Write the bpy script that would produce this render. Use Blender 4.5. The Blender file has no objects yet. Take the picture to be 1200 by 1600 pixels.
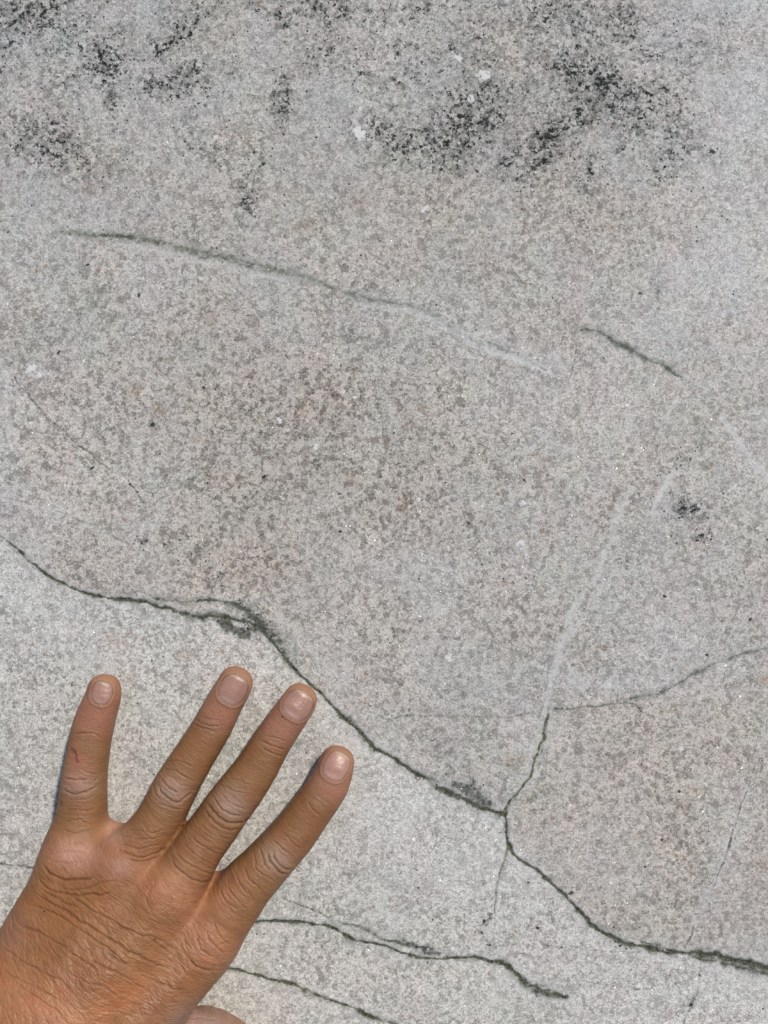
import bpy, math
import numpy as np

SC = bpy.context.scene
# ------------------------------------------------------------------ camera, world, sun
S = 0.00024            # metres per photo pixel on the rock plane
H = 0.33               # camera height above the rock
cam_d = bpy.data.cameras.new('camera')
cam = bpy.data.objects.new('camera', cam_d)
SC.collection.objects.link(cam)
cam.location = (0, 0, H)
cam_d.sensor_fit = 'VERTICAL'
cam_d.sensor_height = 24.0
cam_d.lens = 24.0 * H / (1600 * S)
cam_d.clip_start = 0.01
cam_d.clip_end = 100.0
SC.camera = cam

SUN = np.array([0.53, 0.78, 1.0]); SUN /= np.linalg.norm(SUN)
elev = math.asin(SUN[2]); azim = math.atan2(SUN[0], SUN[1])
world = bpy.data.worlds.new('World'); SC.world = world; world.use_nodes = True
wn = world.node_tree.nodes; wl = world.node_tree.links
sky = wn.new('ShaderNodeTexSky'); sky.sky_type = 'NISHITA'; sky.sun_disc = False
sky.sun_elevation = elev; sky.sun_rotation = azim
bg = wn['Background']; bg.inputs['Strength'].default_value = 0.10
wl.new(sky.outputs['Color'], bg.inputs['Color'])
sd = bpy.data.lights.new('sun', 'SUN'); sd.energy = 3.2; sd.angle = math.radians(4.0)
sd.color = (1.0, 0.95, 0.87)
sun = bpy.data.objects.new('sun', sd); SC.collection.objects.link(sun)
sun.location = (0.53, 0.78, 1.0)
from mathutils import Vector
sun.rotation_euler = Vector((-SUN[0], -SUN[1], -SUN[2])).to_track_quat('-Z', 'Y').to_euler()
SC.view_settings.view_transform = 'Standard'
SC.view_settings.look = 'None'
SC.view_settings.exposure = 0.0
SC.view_settings.gamma = 1.0
SC.view_settings.use_curve_mapping = False

# ------------------------------------------------------------------ numpy helpers
def _hash(ix, iy, iz, seed):
    h = (ix.astype(np.uint32) * np.uint32(374761393) + iy.astype(np.uint32) * np.uint32(668265263)
         + iz.astype(np.uint32) * np.uint32(2147483647) + np.uint32((seed * 1274126177) & 0xffffffff))
    h = (h ^ (h >> np.uint32(13))) * np.uint32(1274126177)
    h = (h ^ (h >> np.uint32(16))) * np.uint32(2246822519)
    return ((h ^ (h >> np.uint32(15))) & np.uint32(0xffffff)).astype(np.float32) / np.float32(0xffffff)

def noise2(x, y, seed=0):
    fx = np.floor(x); fy = np.floor(y)
    ix = fx.astype(np.int64); iy = fy.astype(np.int64); iz = np.zeros_like(ix)
    u = (x - fx).astype(np.float32); v = (y - fy).astype(np.float32)
    u = u * u * (3 - 2 * u); v = v * v * (3 - 2 * v)
    a = _hash(ix, iy, iz, seed); b = _hash(ix + 1, iy, iz, seed)
    c = _hash(ix, iy + 1, iz, seed); d = _hash(ix + 1, iy + 1, iz, seed)
    return a + (b - a) * u + (c - a) * v + (a - b - c + d) * u * v

def fbm(x, y, seed=0, octs=4, gain=0.5):
    s = 0; a = 1; t = 0
    for o in range(octs):
        s = s + a * noise2(x * 2**o + 17.3 * o, y * 2**o - 9.1 * o, seed + o); t += a; a *= gain
    return s / t

def ridged(x, y, seed=0):
    return 1 - np.abs(2 * noise2(x, y, seed) - 1)

def smooth(e0, e1, x):
    t = np.clip((x - e0) / (e1 - e0), 0, 1)
    return t * t * (3 - 2 * t)

def polydist(px, py, pts, margin):
    """distance to a polyline (only near it) and the arc parameter 0..1"""
    pts = np.asarray(pts, float)
    d = np.full(px.shape, 1e6, np.float32); tt = np.zeros(px.shape, np.float32)
    sel = np.nonzero((px > pts[:, 0].min() - margin) & (px < pts[:, 0].max() + margin) &
                     (py > pts[:, 1].min() - margin) & (py < pts[:, 1].max() + margin))
    x = px[sel]; y = py[sel]
    L = np.hypot(*(pts[1:] - pts[:-1]).T); cum = np.concatenate([[0], np.cumsum(L)]); tot = cum[-1]
    dd = np.full(x.shape, 1e6); ts = np.zeros(x.shape)
    for i in range(len(pts) - 1):
        a = pts[i]; ab = pts[i + 1] - a
        t = np.clip(((x - a[0]) * ab[0] + (y - a[1]) * ab[1]) / max(L[i]**2, 1e-9), 0, 1)
        q = np.hypot(x - a[0] - t * ab[0], y - a[1] - t * ab[1])
        m = q < dd; dd[m] = q[m]; ts[m] = (cum[i] + t[m] * L[i]) / tot
    d[sel] = dd; tt[sel] = ts
    return d, tt

def smoothline(pts, n=6):
    """Catmull-Rom resampling, any dimension"""
    p = np.asarray(pts, float)
    q = np.vstack([2 * p[0] - p[1], p, 2 * p[-1] - p[-2]])
    out = []
    for i in range(1, len(q) - 2):
        for k in range(n):
            t = k / n
            out.append(0.5 * ((2 * q[i]) + (-q[i-1] + q[i+1]) * t + (2*q[i-1] - 5*q[i] + 4*q[i+1] - q[i+2]) * t*t
                              + (-q[i-1] + 3*q[i] - 3*q[i+1] + q[i+2]) * t**3))
    out.append(p[-1])
    return np.array(out)

def mesh_from(name, V, F):
    me = bpy.data.meshes.new(name)
    V = np.ascontiguousarray(V, np.float32); F = np.ascontiguousarray(F, np.int32)
    me.vertices.add(len(V)); me.vertices.foreach_set('co', V.ravel())
    n = F.shape[1]
    me.loops.add(F.size); me.loops.foreach_set('vertex_index', F.ravel())
    me.polygons.add(len(F))
    me.polygons.foreach_set('loop_start', np.arange(0, F.size, n, dtype=np.int32))
    me.polygons.foreach_set('use_smooth', np.ones(len(F), bool))
    me.update(calc_edges=True); me.validate()
    return me

def add_attr(me, name, rgb):
    a = me.attributes.new(name, 'FLOAT_COLOR', 'POINT')
    c = np.ones((len(me.vertices), 4), np.float32); c[:, :3] = rgb
    a.data.foreach_set('color', c.ravel())

# small node helper
class NT:
    def __init__(self, mat):
        mat.use_nodes = True
        self.t = mat.node_tree; self.n = self.t.nodes; self.l = self.t.links
        self.bsdf = self.n['Principled BSDF']
    def _set(self, sock, v):
        if isinstance(v, bpy.types.NodeSocket): self.l.new(v, sock)
        elif v is not None: sock.default_value = v
    def attr(self, name):
        a = self.n.new('ShaderNodeAttribute'); a.attribute_name = name; return a.outputs['Color']
    def sep(self, c):
        s = self.n.new('ShaderNodeSeparateColor'); self._set(s.inputs[0], c); return s.outputs
    def math(self, op, a, b=None, c=None, clamp=False):
        m = self.n.new('ShaderNodeMath'); m.operation = op; m.use_clamp = clamp
        for i, v in enumerate((a, b, c)): self._set(m.inputs[i], v)
        return m.outputs[0]
    def vmath(self, op, a, b=None, scale=None):
        m = self.n.new('ShaderNodeVectorMath'); m.operation = op
        self._set(m.inputs[0], a); self._set(m.inputs[1], b)
        if scale is not None: self._set(m.inputs['Scale'], scale)
        return m.outputs[0]
    def mix(self, f, a, b, mode='MIX'):
        m = self.n.new('ShaderNodeMix'); m.data_type = 'RGBA'; m.blend_type = mode
        self._set(m.inputs[0], f)
        self._set(m.inputs[6], a if not isinstance(a, tuple) else (*a, 1))
        self._set(m.inputs[7], b if not isinstance(b, tuple) else (*b, 1))
        return m.outputs[2]
    def rng(self, v, a, b, c=0.0, d=1.0, sm=True):
        m = self.n.new('ShaderNodeMapRange'); m.interpolation_type = 'SMOOTHSTEP' if sm else 'LINEAR'
        self._set(m.inputs['Value'], v)
        for k, x in zip(('From Min', 'From Max', 'To Min', 'To Max'), (a, b, c, d)): self._set(m.inputs[k], x)
        return m.outputs[0]
    def noise(self, vec, scale, detail=2.0, rough=0.5, color=False, dist=0.0):
        m = self.n.new('ShaderNodeTexNoise'); self._set(m.inputs['Vector'], vec)
        m.inputs['Scale'].default_value = scale; m.inputs['Detail'].default_value = detail
        m.inputs['Roughness'].default_value = rough; m.inputs['Distortion'].default_value = dist
        return m.outputs['Color' if color else 'Fac']
    def vor(self, vec, scale, feature='F1', dims='3D'):
        m = self.n.new('ShaderNodeTexVoronoi'); m.feature = feature; m.voronoi_dimensions = dims
        self._set(m.inputs['Vector'], vec); m.inputs['Scale'].default_value = scale
        return m.outputs
    def bump(self, h, dist, strength=1.0, normal=None):
        m = self.n.new('ShaderNodeBump'); m.inputs['Distance'].default_value = dist
        m.inputs['Strength'].default_value = strength
        self._set(m.inputs['Height'], h); self._set(m.inputs['Normal'], normal)
        return m.outputs[0]
    def obj(self):
        m = self.n.new('ShaderNodeTexCoord'); return m.outputs['Object']

def wpt(px, py, z=0.0):
    """photo pixel seen at height z -> world"""
    k = S * (H - z) / H
    return np.array([(px - 600) * k, (800 - py) * k, z])

# ------------------------------------------------------------------ the rock
def build_rock():
    def axis(lo, hi, step, far):
        c = np.arange(lo, hi + step / 2, step)
        out = []; d = step; x = hi
        while x < far:
            d *= 1.25; x += d; out.append(x)
        ext = np.array(out)
        return np.concatenate([-(ext[::-1]) + lo + hi, c, ext])
    step = 0.00033
    xs = axis(-0.148, 0.148, step, 3.0); ys = axis(-0.196, 0.196, step, 3.0)
    X, Y = np.meshgrid(xs, ys)
    nx, ny = len(xs), len(ys)
    px = X / S + 600; py = 800 - Y / S
    mmx = X * 1000; mmy = Y * 1000
    # jitter so traced lines wander naturally
    jx = px + 7 * (fbm(mmx / 5, mmy / 5, 11, 2) - .5) + 2.0 * (fbm(mmx / 1.1, mmy / 1.1, 14, 2) - .5)
    jy = py + 7 * (fbm(mmx / 5, mmy / 5, 12, 2) - .5) + 2.0 * (fbm(mmx / 1.1, mmy / 1.1, 15, 2) - .5)
    kx = px + 15 * (fbm(mmx / 4, mmy / 4, 16, 2) - .5) + 3 * (fbm(mmx / .9, mmy / .9, 18, 2) - .5)
    ky = py + 15 * (fbm(mmx / 4, mmy / 4, 17, 2) - .5) + 3 * (fbm(mmx / .9, mmy / .9, 19, 2) - .5)
    wob3 = fbm(mmx / 5, mmy / 5, 27, 3)
    crack = np.zeros(px.shape, np.float32); grey = crack.copy(); light = crack.copy(); green = crack.copy()
    Z = (0.0006 * (fbm(X * 14, Y * 14, 31, 3) - .5) + 0.00022 * (fbm(X * 90, Y * 90, 35, 3) - .5)).astype(np.float32)
    wob = fbm(mmx / 2.5, mmy / 2.5, 21, 3)
    wob2 = fbm(mmx / 9, mmy / 9, 25, 2)

    def line(pts, w, dark=1.0, halo=3.0, hal=0.5, lt=0.0, gr=0.3, depth=0.0):
        """w: widths along the line in px (list); dark core, grey halo, light flank"""
        nonlocal crack, grey, light, green, Z
        P = smoothline(pts, 4)
        d, t = polydist(jx, jy, P, 60)
        W = np.interp(t, np.linspace(0, 1, len(w)), w) * (0.1 + 2.0 * wob) * (1.12 if depth else 1)
        core = dark * smooth(1.25, 0.15, d / np.maximum(W * .55 + .9, .5))
        if depth:   # a second strand that weaves round the first, with filling between
            d2, _ = polydist(kx, ky, P, 60)
            core = np.maximum(core, dark * .55 * smooth(1.3, .1, d2 / np.maximum(W * .35 + .8, .5)) * smooth(.42, .6, wob3))
            grey = np.maximum(grey, .5 * smooth(1.2, 0, np.minimum(d, d2) / (W * 1.3 + 3)) * smooth(.35, .6, wob3))
        brk = smooth(.30, .52, wob2 + .25 * wob)
        crack = np.maximum(crack, core * (.30 + .70 * brk))
        hw = W * halo * 1.35 + 3
        grey = np.maximum(grey, hal * smooth(1.0, 0.0, d / hw) * (.3 + 1.2 * wob))
        green = np.maximum(green, gr * smooth(1.0, 0.2, d / (W + 3)))
        if lt: light = np.maximum(light, lt * smooth(1.0, 0.2, d / (W * 2 + (9 if lt < .36 else 4))) * (.5 + wob))
        if depth: Z -= depth * 0.0003 * smooth(1.0, 0.0, d / (W * .6 + 1.6)) * (.5 + wob)

    def pale(pts, w, amt):
        nonlocal light
        d, t = polydist(jx, jy, smoothline(pts, 4), 40)
        W = np.interp(t, np.linspace(0, 1, len(w)), w) * (.6 + .8 * wob)
        light = np.maximum(light, amt * smooth(1.0, 0.3, d / W))

    def patch(pts, w, amt, g=0.2):
        nonlocal grey, green, crack
        d, t = polydist(jx, jy, smoothline(pts, 4), 60)
        W = np.interp(t, np.linspace(0, 1, len(w)), w) * (.55 + 1.3 * wob) * 1.1
        stk = fbm(mmx / 1.1, mmy / .8, 77, 3)
        m = amt * smooth(1.25, 0.0, d / W) * (.35 + 1.3 * stk)
        crack = np.maximum(crack, smooth(.55, 1.1, m) * .75 * smooth(.45, .62, stk))
        grey = np.maximum(grey, m); green = np.maximum(green, g * m)

    # main crack
    A = [(-60,800),(0,838),(14,848),(40,873),(75,900),(95,912),(130,925),(160,934),(200,938),(245,946),(290,961),(340,966),
         (375,968),(395,975),(415,992),(440,1022),(465,1050),(495,1078),(525,1108),(548,1130),(565,1150),(590,1170),
         (630,1195),(660,1215),(700,1238),(730,1252),(765,1267),(788,1272)]
    line(A, [2,2,2.2,2,2,2.5,3,4,6,5,3.5,4,3,3,4,4,4,7,6,5], .8, 1.8, .62, lt=.35, gr=.45, depth=.9)
    line([(240,934),(275,940),(320,938),(355,942),(374,950),(395,962),(412,985)], [1,1.5,2,3,5,4], .65, 2.0, .6, gr=.4, depth=.25)
    line([(340,950),(362,942),(385,932),(410,918)], [1,1.5,1,.5], .4, 2, .3)
    patch([(340,972),(362,981),(382,987),(398,982)], [4,8,11,7], 1.15, .25)
    patch([(388,958),(408,975),(430,1000),(455,1040)], [10,15,12,9], .75, .5)
    patch([(462,1000),(463,1030),(458,1045)], [4,9,5], .5)
    patch([(240,940),(270,936),(290,945)], [9,13,8], .55)
    patch([(712,1226),(735,1240),(765,1258)], [8,13,9], .85)
    line([(392,962),(420,985),(450,1012),(470,1045)], [2,2,1,1], .45, 2, .4, gr=.5)
    patch([(480,1062),(505,1080),(520,1105)], [6,8,5], .4, .7)
    # its lower right continuation
    B = [(788,1272),(793,1300),(796,1322),(812,1342),(845,1363),(870,1385),(890,1408),(920,1440),(950,1462),(980,1475),
         (1010,1480),(1050,1488),(1090,1489),(1130,1497),(1165,1505),(1210,1514),(1300,1530)]
    line(B, [3,3,3,3,3,3.2,4,5,5,6,7,6,8,9,8], .85, 1.5, .7, lt=.3, gr=.45, depth=.9)
    line([(1000,1472),(1030,1478),(1080,1494),(1130,1506),(1200,1522)], [2,2,3,3,4], .55, 2.2, .6, gr=.4)
    patch([(1090,1492),(1130,1502),(1175,1512),(1230,1522)], [7,9,13,14], .7, .35)
    # branch going up from the joint
    line([(788,1272),(797,1250),(812,1232),(830,1208),(840,1180),(848,1150),(853,1130),(857,1108)],
         [5,4,2,1.2,2,4,3,5], .7, 1.8, .5, lt=.5, gr=1.0, depth=.3)
    line([(857,1108),(880,1107),(940,1102),(985,1098),(1005,1112)], [3,1.6,1.6,1.6,3], .5, 2, .4, gr=.8)
    line([(985,1090),(1030,1085),(1050,1075),(1090,1052),(1130,1032),(1210,1008)], [1.5,3,4,3,2,3], .34, 2.0, .6, gr=.2)
    line([(796,1322),(790,1345),(780,1370),(773,1400),(770,1430)], [3,3,2,1.5,1], .5, 2, .3, lt=.5, gr=.9, depth=.2)
    # lower cracks
    line([(330,1436),(390,1441),(430,1440),(470,1442),(510,1447),(535,1458),(560,1470),(600,1478),(625,1487),(650,1495),
          (690,1497),(740,1497),(780,1503),(800,1515),(825,1535),(855,1550),(886,1558)],
         [3,4,3,3,3.5,4,4,3,3,3,3,3,4,5,5,6,4], .8, 1.7, .55, lt=.25, gr=.5, depth=.4)
    line([(440,1402),(470,1415),(500,1428),(545,1445),(575,1455),(600,1468),(640,1478)], [1,2,2,3,3.5,3,2], .5, 2, .5, gr=.4)
    patch([(630,1472),(655,1482),(685,1488)], [6,12,7], .75)
    patch([(815,1528),(832,1542),(860,1552),(878,1557)], [8,11,10,6], .85)
    line([(330,1508),(345,1512),(390,1520),(430,1532),(465,1542),(500,1558),(540,1572),(580,1588),(615,1600),(680,1630)],
         [2,3,4,4,5,3,4,4,3,2], .8, 1.6, .55, lt=.2, gr=.7, depth=.4)
    # upper vein
    line([(85,362),(130,366),(180,368),(230,372),(290,388),(350,402),(400,412),(440,425),(480,434),(520,450),(560,467),
          (600,470),(640,478)], [1,2,7,3,2,2,2,2,4,3,3,2,1], .3, 2.0, .5, gr=.35, depth=.15)
    patch([(90,364),(180,369),(240,376),(290,390),(350,404),(400,414),(440,424)], [5,9,8,10,12,13,11], .62, .45)
    patch([(430,424),(500,442),(560,465),(640,478),(720,520),(780,542),(850,575)], [9,8,8,7,6,5,3], .5, .2)
    pale([(180,380),(290,402),(400,425),(450,440)], [4,6,7,4], .4)
    pale([(560,476),(640,488),(700,518)], [4,6,5], .5)
    patch([(145,367),(175,369),(212,369)], [4,7,3], .8, .5)
    patch([(415,420),(440,426)], [6,9], .4, 1.0)
    patch([(452,428),(480,435),(520,450),(590,469),(612,470)], [6,6,5,7,4], .6, .1)
    patch([(600,471),(650,482),(690,502),(740,530),(800,552),(855,578)], [5,7,9,9,6,3], .5, .1)
    pale([(660,490),(700,508),(740,532),(780,549),(820,563),(858,580)], [5,8,12,15,12,7], .95)
    pale([(735,525),(760,520),(795,538)], [4,6,4], .6)
    line([(905,517),(930,517),(960,532),(985,548),(1010,560),(1040,577),(1068,592)], [3,3.5,3,4,3.5,3,2], .45, 2.4, .65, gr=.25, depth=.15)
    line([(905,522),(899,555),(889,592)], [1,3,1], .35, 2, .3)
    pale([(888,595),(905,640),(925,680),(930,700)], [3,5,4,3], .35)
    line([(888,598),(902,640),(918,670)], [1,1.4,1], .25, 2, .2)
    pale([(865,560),(890,600)], [12,12], .3)
    # hairlines
    line([(18,585),(32,602),(65,640),(110,685),(150,715),(178,738)], [.8,1.5,1.3,1.3,1.4,.8], .48, 1.5, .3)
    line([(200,756),(215,770),(240,802)], [1,1.5,1], .6, 1.5, .3)
    line([(282,848),(300,878),(320,900)], [.8,1,1], .3, 1.5, .2)
    line([(0,772),(60,790),(130,815),(200,850)], [1.2,1.4,1.2,1], .4, 1.5, .3, lt=.3)
    line([(1205,1110),(1185,1180),(1165,1240),(1145,1300),(1130,1350),(1105,1400),(1085,1450),(1068,1482)],
         [1,1.5,1.2,1,2,1.5,1.5,2.5], .5, 1.5, .25, lt=.4)
    line([(1095,1500),(1088,1550),(1075,1585),(1065,1610)], [1.5,1.5,3,1], .35, 1.5, .2, lt=.3)
    line([(600,1130),(640,1119),(720,1120),(790,1121),(850,1110)], [1,2,2,1.5,1], .34, 2.2, .4)
    line([(660,1168),(740,1158),(800,1150)], [1,1.5,1], .2, 2, .2)
    line([(560,1040),(600,1055),(640,1075)], [.5,.5,.5], .1, 2, .1)
    pale([(1005,1108),(1060,1127),(1150,1155),(1205,1168)], [3,4,3,3], .45)
    pale([(1005,1108),(1060,1095),(1120,1083),(1205,1074)], [3,4,3,3], .4)
    pale([(100,915),(180,942),(250,975),(310,990)], [8,9,8,5], .5)
    line([(160,945),(200,955),(250,972),(300,982)], [.8,1,1,.8], .25, 2, .2)
    line([(760,1472),(840,1476),(900,1480),(1000,1490)], [1,1.2,1.2,1], .3, 1.5, .2)
    line([(900,1530),(940,1538),(1000,1545),(1050,1532)], [1,2,2,1], .3, 2, .2)
    line([(-5,1303),(40,1302),(66,1300)], [1,3,2], .3, 2.5, .4)
    line([(-5,1350),(30,1352),(52,1356)], [2,3,2], .5, 2.2, .35, gr=.6)
    line([(440,1180),(480,1215),(560,1260),(640,1295)], [1,1.2,1,.8], .2, 2, .2, lt=.3)
    line([(180,1090),(230,1110),(280,1130)], [1,1.5,1], .2, 2, .25, lt=.3)
    line([(745,1420),(700,1450),(660,1480)], [1,1,1], .15, 2, .2)
    line([(428,1068),(438,1082)], [2,3], .45, 1.5, .3)
    line([(690,1510),(700,1560),(680,1590)], [1,1,1], .2, 2, .15)
    # pale veins
    pale([(990,760),(968,800),(950,850),(930,900),(908,935)], [4,8,7,5,3], .58)
    pale([(908,932),(890,975),(872,1030),(858,1080),(850,1112)], [7,11,9,7,5], .66)
    pale([(1052,738),(1036,765),(1020,800)], [6,8,4], .95)
    pale([(1058,622),(1048,640),(1040,655)], [3,5,3], .6)
    pale([(1128,652),(1155,688),(1180,730),(1205,752)], [7,8,8,8], .75)
    pale([(690,1000),(675,1060),(655,1110)], [3,4,3], .3)
    pale([(505,600),(498,660)], [3,3], .3)
    pale([(895,1060),(905,1068)], [14,14], .5)
    pale([(490,1130),(540,1160),(585,1180)], [8,14,10], .4)
    pale([(430,960),(480,1010),(540,1060)], [10,14,10], .35)
    pale([(360,940),(420,935),(470,920)], [8,12,6], .3)
    line([(900,935),(870,945),(820,958)], [1,1,1], .12, 2, .15)
    # black mica clusters
    bio = np.zeros(px.shape, np.float32)
    for (x, y, rx, ry, an, a) in [(45,25,50,32,-20,.85),(70,55,35,18,20,.5),(165,95,26,22,60,1.0),(175,150,8,42,0,.7),(130,40,40,12,-50,.5),
        (80,235,55,22,20,.75),(50,190,45,14,0,.5),(28,210,18,18,0,.5),(265,62,50,12,-40,.7),(270,128,36,18,-15,.8),
        (440,160,10,22,0,.9),(438,30,14,12,0,.8),(388,300,12,38,10,.65),(330,235,35,15,40,.45),(110,120,30,20,30,.4),
        (500,10,50,22,0,.5),(505,80,28,10,-30,.5),(600,215,36,22,30,.7),(640,225,40,20,-20,.75),(725,200,46,26,-35,1.1),
        (740,170,40,22,-30,.9),(700,235,40,20,-20,.8),(722,262,16,10,0,.9),(800,245,30,10,-35,1.0),(815,275,15,10,0,.8),
        (855,225,46,16,-55,1.0),(885,195,40,16,-50,.9),(930,130,46,26,30,1.1),(960,155,48,24,20,1.0),(1012,150,26,18,0,.9),
        (890,30,80,30,20,.55),(970,40,22,16,0,.8),(900,85,50,18,-50,.6),(985,195,30,14,40,.7),(1045,255,30,16,-50,.7),
        (1048,200,12,40,10,.6),(1110,240,14,8,30,.7),(970,235,14,5,0,.9),(920,275,12,22,0,.7),(760,60,90,40,-30,.35),
        (640,120,60,30,-20,.3),(850,130,60,40,-30,.35),(1060,60,60,30,0,.25),(1000,85,30,14,0,.5),(620,75,30,14,0,.4),
        (1075,795,22,14,20,.8),(1095,838,18,10,-30,.7),(1065,720,26,7,-35,.75),(977,877,16,12,0,.5),(600,20,80,20,0,.4),
        (330,885,20,10,30,.6),(345,900,14,10,0,.55),(390,960,22,12,40,.8),(405,980,24,10,45,.8),(728,1228,20,9,20,.9),
        (1025,448,12,10,0,.5),(240,665,10,10,0,.6),(547,577,10,9,0,.6),(757,1440,14,5,-60,1.0),(1078,1568,12,5,-50,.9),
        (1090,370,20,12,-30,.3),(700,600,20,20,0,.15),(310,845,30,4,0,.3),(218,847,10,4,0,1.1),(262,849,11,4,0,1.1),
        (301,880,7,6,0,1.1),(975,1473,14,6,10,.9),(395,975,10,8,0,1.0)]:
        c, s_ = math.cos(math.radians(an)), math.sin(math.radians(an))
        u = ((jx - x) * c + (jy - y) * s_) / (rx * 1.15); v = (-(jx - x) * s_ + (jy - y) * c) / (ry * 1.2)
        bio = np.maximum(bio, a * (.75 * np.exp(-(u * u + v * v) * .6) + .3 * min(1, rx * ry / 350) * np.exp(-(u * u + v * v) * .16)))
    bio *= .75 + .5 * fbm(mmx / 4, mmy / 4, 61, 2)
    bio += .30 * smooth(330, 150, py) * smooth(1190, 1080, px) * fbm(mmx / 12, mmy / 12, 63, 2)
    bio = np.where(bio > .75, .75 + .45 * (bio - .75), bio)
    # individual specks: mica, white felspar, rust
    spk = np.zeros(px.shape, np.float32); wht = spk.copy(); rust = spk.copy()
    def blob(arr, x, y, r, a=1.0, el=1.0, an=0):
        m = 4 * r + 6
        i0, i1 = np.searchsorted(-(py[:, 0]), [-(y + m), -(y - m)]); j0, j1 = np.searchsorted(px[0], [x - m, x + m])
        if i0 >= i1 or j0 >= j1: return
        sx = jx[i0:i1, j0:j1] - x; sy = jy[i0:i1, j0:j1] - y
        c, s_ = math.cos(math.radians(an)), math.sin(math.radians(an))
        q = np.hypot((sx * c + sy * s_) / el, -sx * s_ + sy * c)
        arr[i0:i1, j0:j1] = np.maximum(arr[i0:i1, j0:j1], a * smooth(1.5, .2, q / r))
    for x, y, r in [(115,39,3.5),(15,361,2.5),(136,413,3.5),(217,462,4.5),(309,162,3),(496,214,3),(202,756,3),(215,769,3),
        (145,729,4),(239,663,5),(531,831,4),(412,745,4.5),(320,606,3),(91,551,4),(1001,459,3.5),(818,749,3.5),(731,818,3.5),
        (1070,793,4),(1080,797,4),(1095,835,4),(1039,931,4),(1171,968,4),(800,679,3),(1105,1023,4.5),(1033,1311,3),(1009,1354,3.5),
        (891,1395,5),(841,1449,4),(764,1475,3),(876,1479,3),(827,1378,2.5),(1145,1288,2),(1061,1238,4),(770,95,3),(1115,237,5),
        (973,235,4),(745,268,4),(910,345,3),(1000,1380,2),(530,772,3),(705,76,4),(620,90,3)]:
        blob(spk, x, y, r * .8, .9, 1.3, (x * 7) % 90 - 45)
    for x, y, r in [(561,208,10),(737,155,7),(758,118,8),(663,325,7),(435,658,5),(495,698,5),(48,576,9),(62,586,7),(702,1028,7),
        (950,1070,6),(815,852,8),(1064,1170,4),(1110,1410,4),(816,786,4),(1038,1350,4),(555,620,3),(820,1510,4),(655,780,3),
        (35,1300,5),(715,90,8),(815,1333,5)]:
        blob(wht, x, y, r, 1.0 if r > 9 else .7, 1.1, 30)
    for x, y, r in [(568,318,14),(475,350,16),(953,355,8),(555,750,14),(550,575,10),(250,640,12),(330,500,10),(640,500,8),
        (1050,570,10),(1085,1235,9),(1070,1260,12),(305,688,5),(324,736,5),(850,715,10),(630,790,8),(600,690,8),(805,800,6),
        (1200,1060,12),(1190,1350,12),(800,1195,14),(820,1190,10),(180,1000,14),(290,1025,9),(380,215,16),(460,300,10),(140,295,10),
        (640,660,10),(935,400,7),(470,640,10),(210,610,12)]:
        blob(rust, x, y, r, .5, 1.4, (x * 3) % 180)
    # broad tint zones
    xa = np.array([p[0] for p in A[:-1] + B]); ya = np.array([p[1] for p in A[:-1] + B])
    o = np.argsort(xa); yc = np.interp(px, xa[o], ya[o])
    below = smooth(-6, 10, py - yc + 6 * (wob - .5))
    xc = np.interp(py, [1000, 1108, 1150, 1208, 1272, 1322], [862, 857, 848, 830, 788, 796])
    panel = smooth(0, 14, px - xc) * smooth(1075, 1125, py + (px - 900) * .12) * (1 - below)
    def zone(x, y, rx, ry): return np.exp(-(((px - x) / rx)**2 + ((py - y) / ry)**2))
    nb = fbm(mmx / 22, mmy / 22, 51, 3) - .5; nc = fbm(mmx / 30, mmy / 30, 55, 3) - .5; nd = fbm(mmx / 6, mmy / 6, 59, 3) - .5
    cen = zone(500, 690, 380, 230)
    warm = .55 * cen + .55 * panel + .35 * zone(620, 340, 250, 80) + .35 * zone(330, 960, 200, 200) * (1-below) + .2 + 1.3 * nb + .5 * nd
    warm = warm * (1 - .75 * below) - .05 * below - .6 * zone(1200, 60, 150, 420) - .3 * zone(0, 60, 160, 140) - .2 * zone(0, 700, 130, 250)
    warm += .35 * zone(640, 1550, 220, 90) + .25 * zone(330, 1560, 100, 50)
    val = 1.06 + .17 * below - .05 * cen - .02 * panel + .07 * zone(1190, 400, 170, 460) + .05 * zone(20, 740, 150, 160) + .20 * nc \
          - .04 * zone(60, 60, 160, 140) + .04 * zone(880, 620, 160, 160) - .05 * zone(760, 180, 250, 110) + .14 * nd
    cont = np.clip(.78 + .35 * cen - .05 * below + .1 * panel - .25 * zone(1190, 300, 150, 400) - .2 * zone(1000, 620, 150, 150) + .8 * nb, .3, 1.4)
    warm = np.clip(warm, -.8, 1.2)
    pk = fbm(mmx / 12, mmy / 12, 65, 3) - .5
    R = val * (1.012 + .042 * warm + .05 * pk); G = val * (1.004 - .010 * warm - .04 * pk + .006 * below); Bc = val * (.980 - .066 * warm)

    idx = np.arange(nx * ny).reshape(ny, nx)
    F = np.stack([idx[:-1, :-1], idx[:-1, 1:], idx[1:, 1:], idx[1:, :-1]], -1).reshape(-1, 4)
    V = np.stack([X, Y, Z], -1).reshape(-1, 3)
    me = mesh_from('rock_face', V, F)
    st = lambda *a: np.stack([q.ravel() for q in a], -1)
    add_attr(me, 'tint', st(R, G, Bc))
    add_attr(me, 'marks', st(crack, grey, light))
    add_attr(me, 'minerals', st(bio, cont, green))
    add_attr(me, 'specks', st(spk, wht, rust))
    ob = bpy.data.objects.new('rock_face', me); SC.collection.objects.link(ob)
    ob['kind'] = 'structure'; ob['label'] = 'pale grey granite slab with dark cracks and black mica speckles'
    me.materials.append(rock_material())
    return ob

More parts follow.
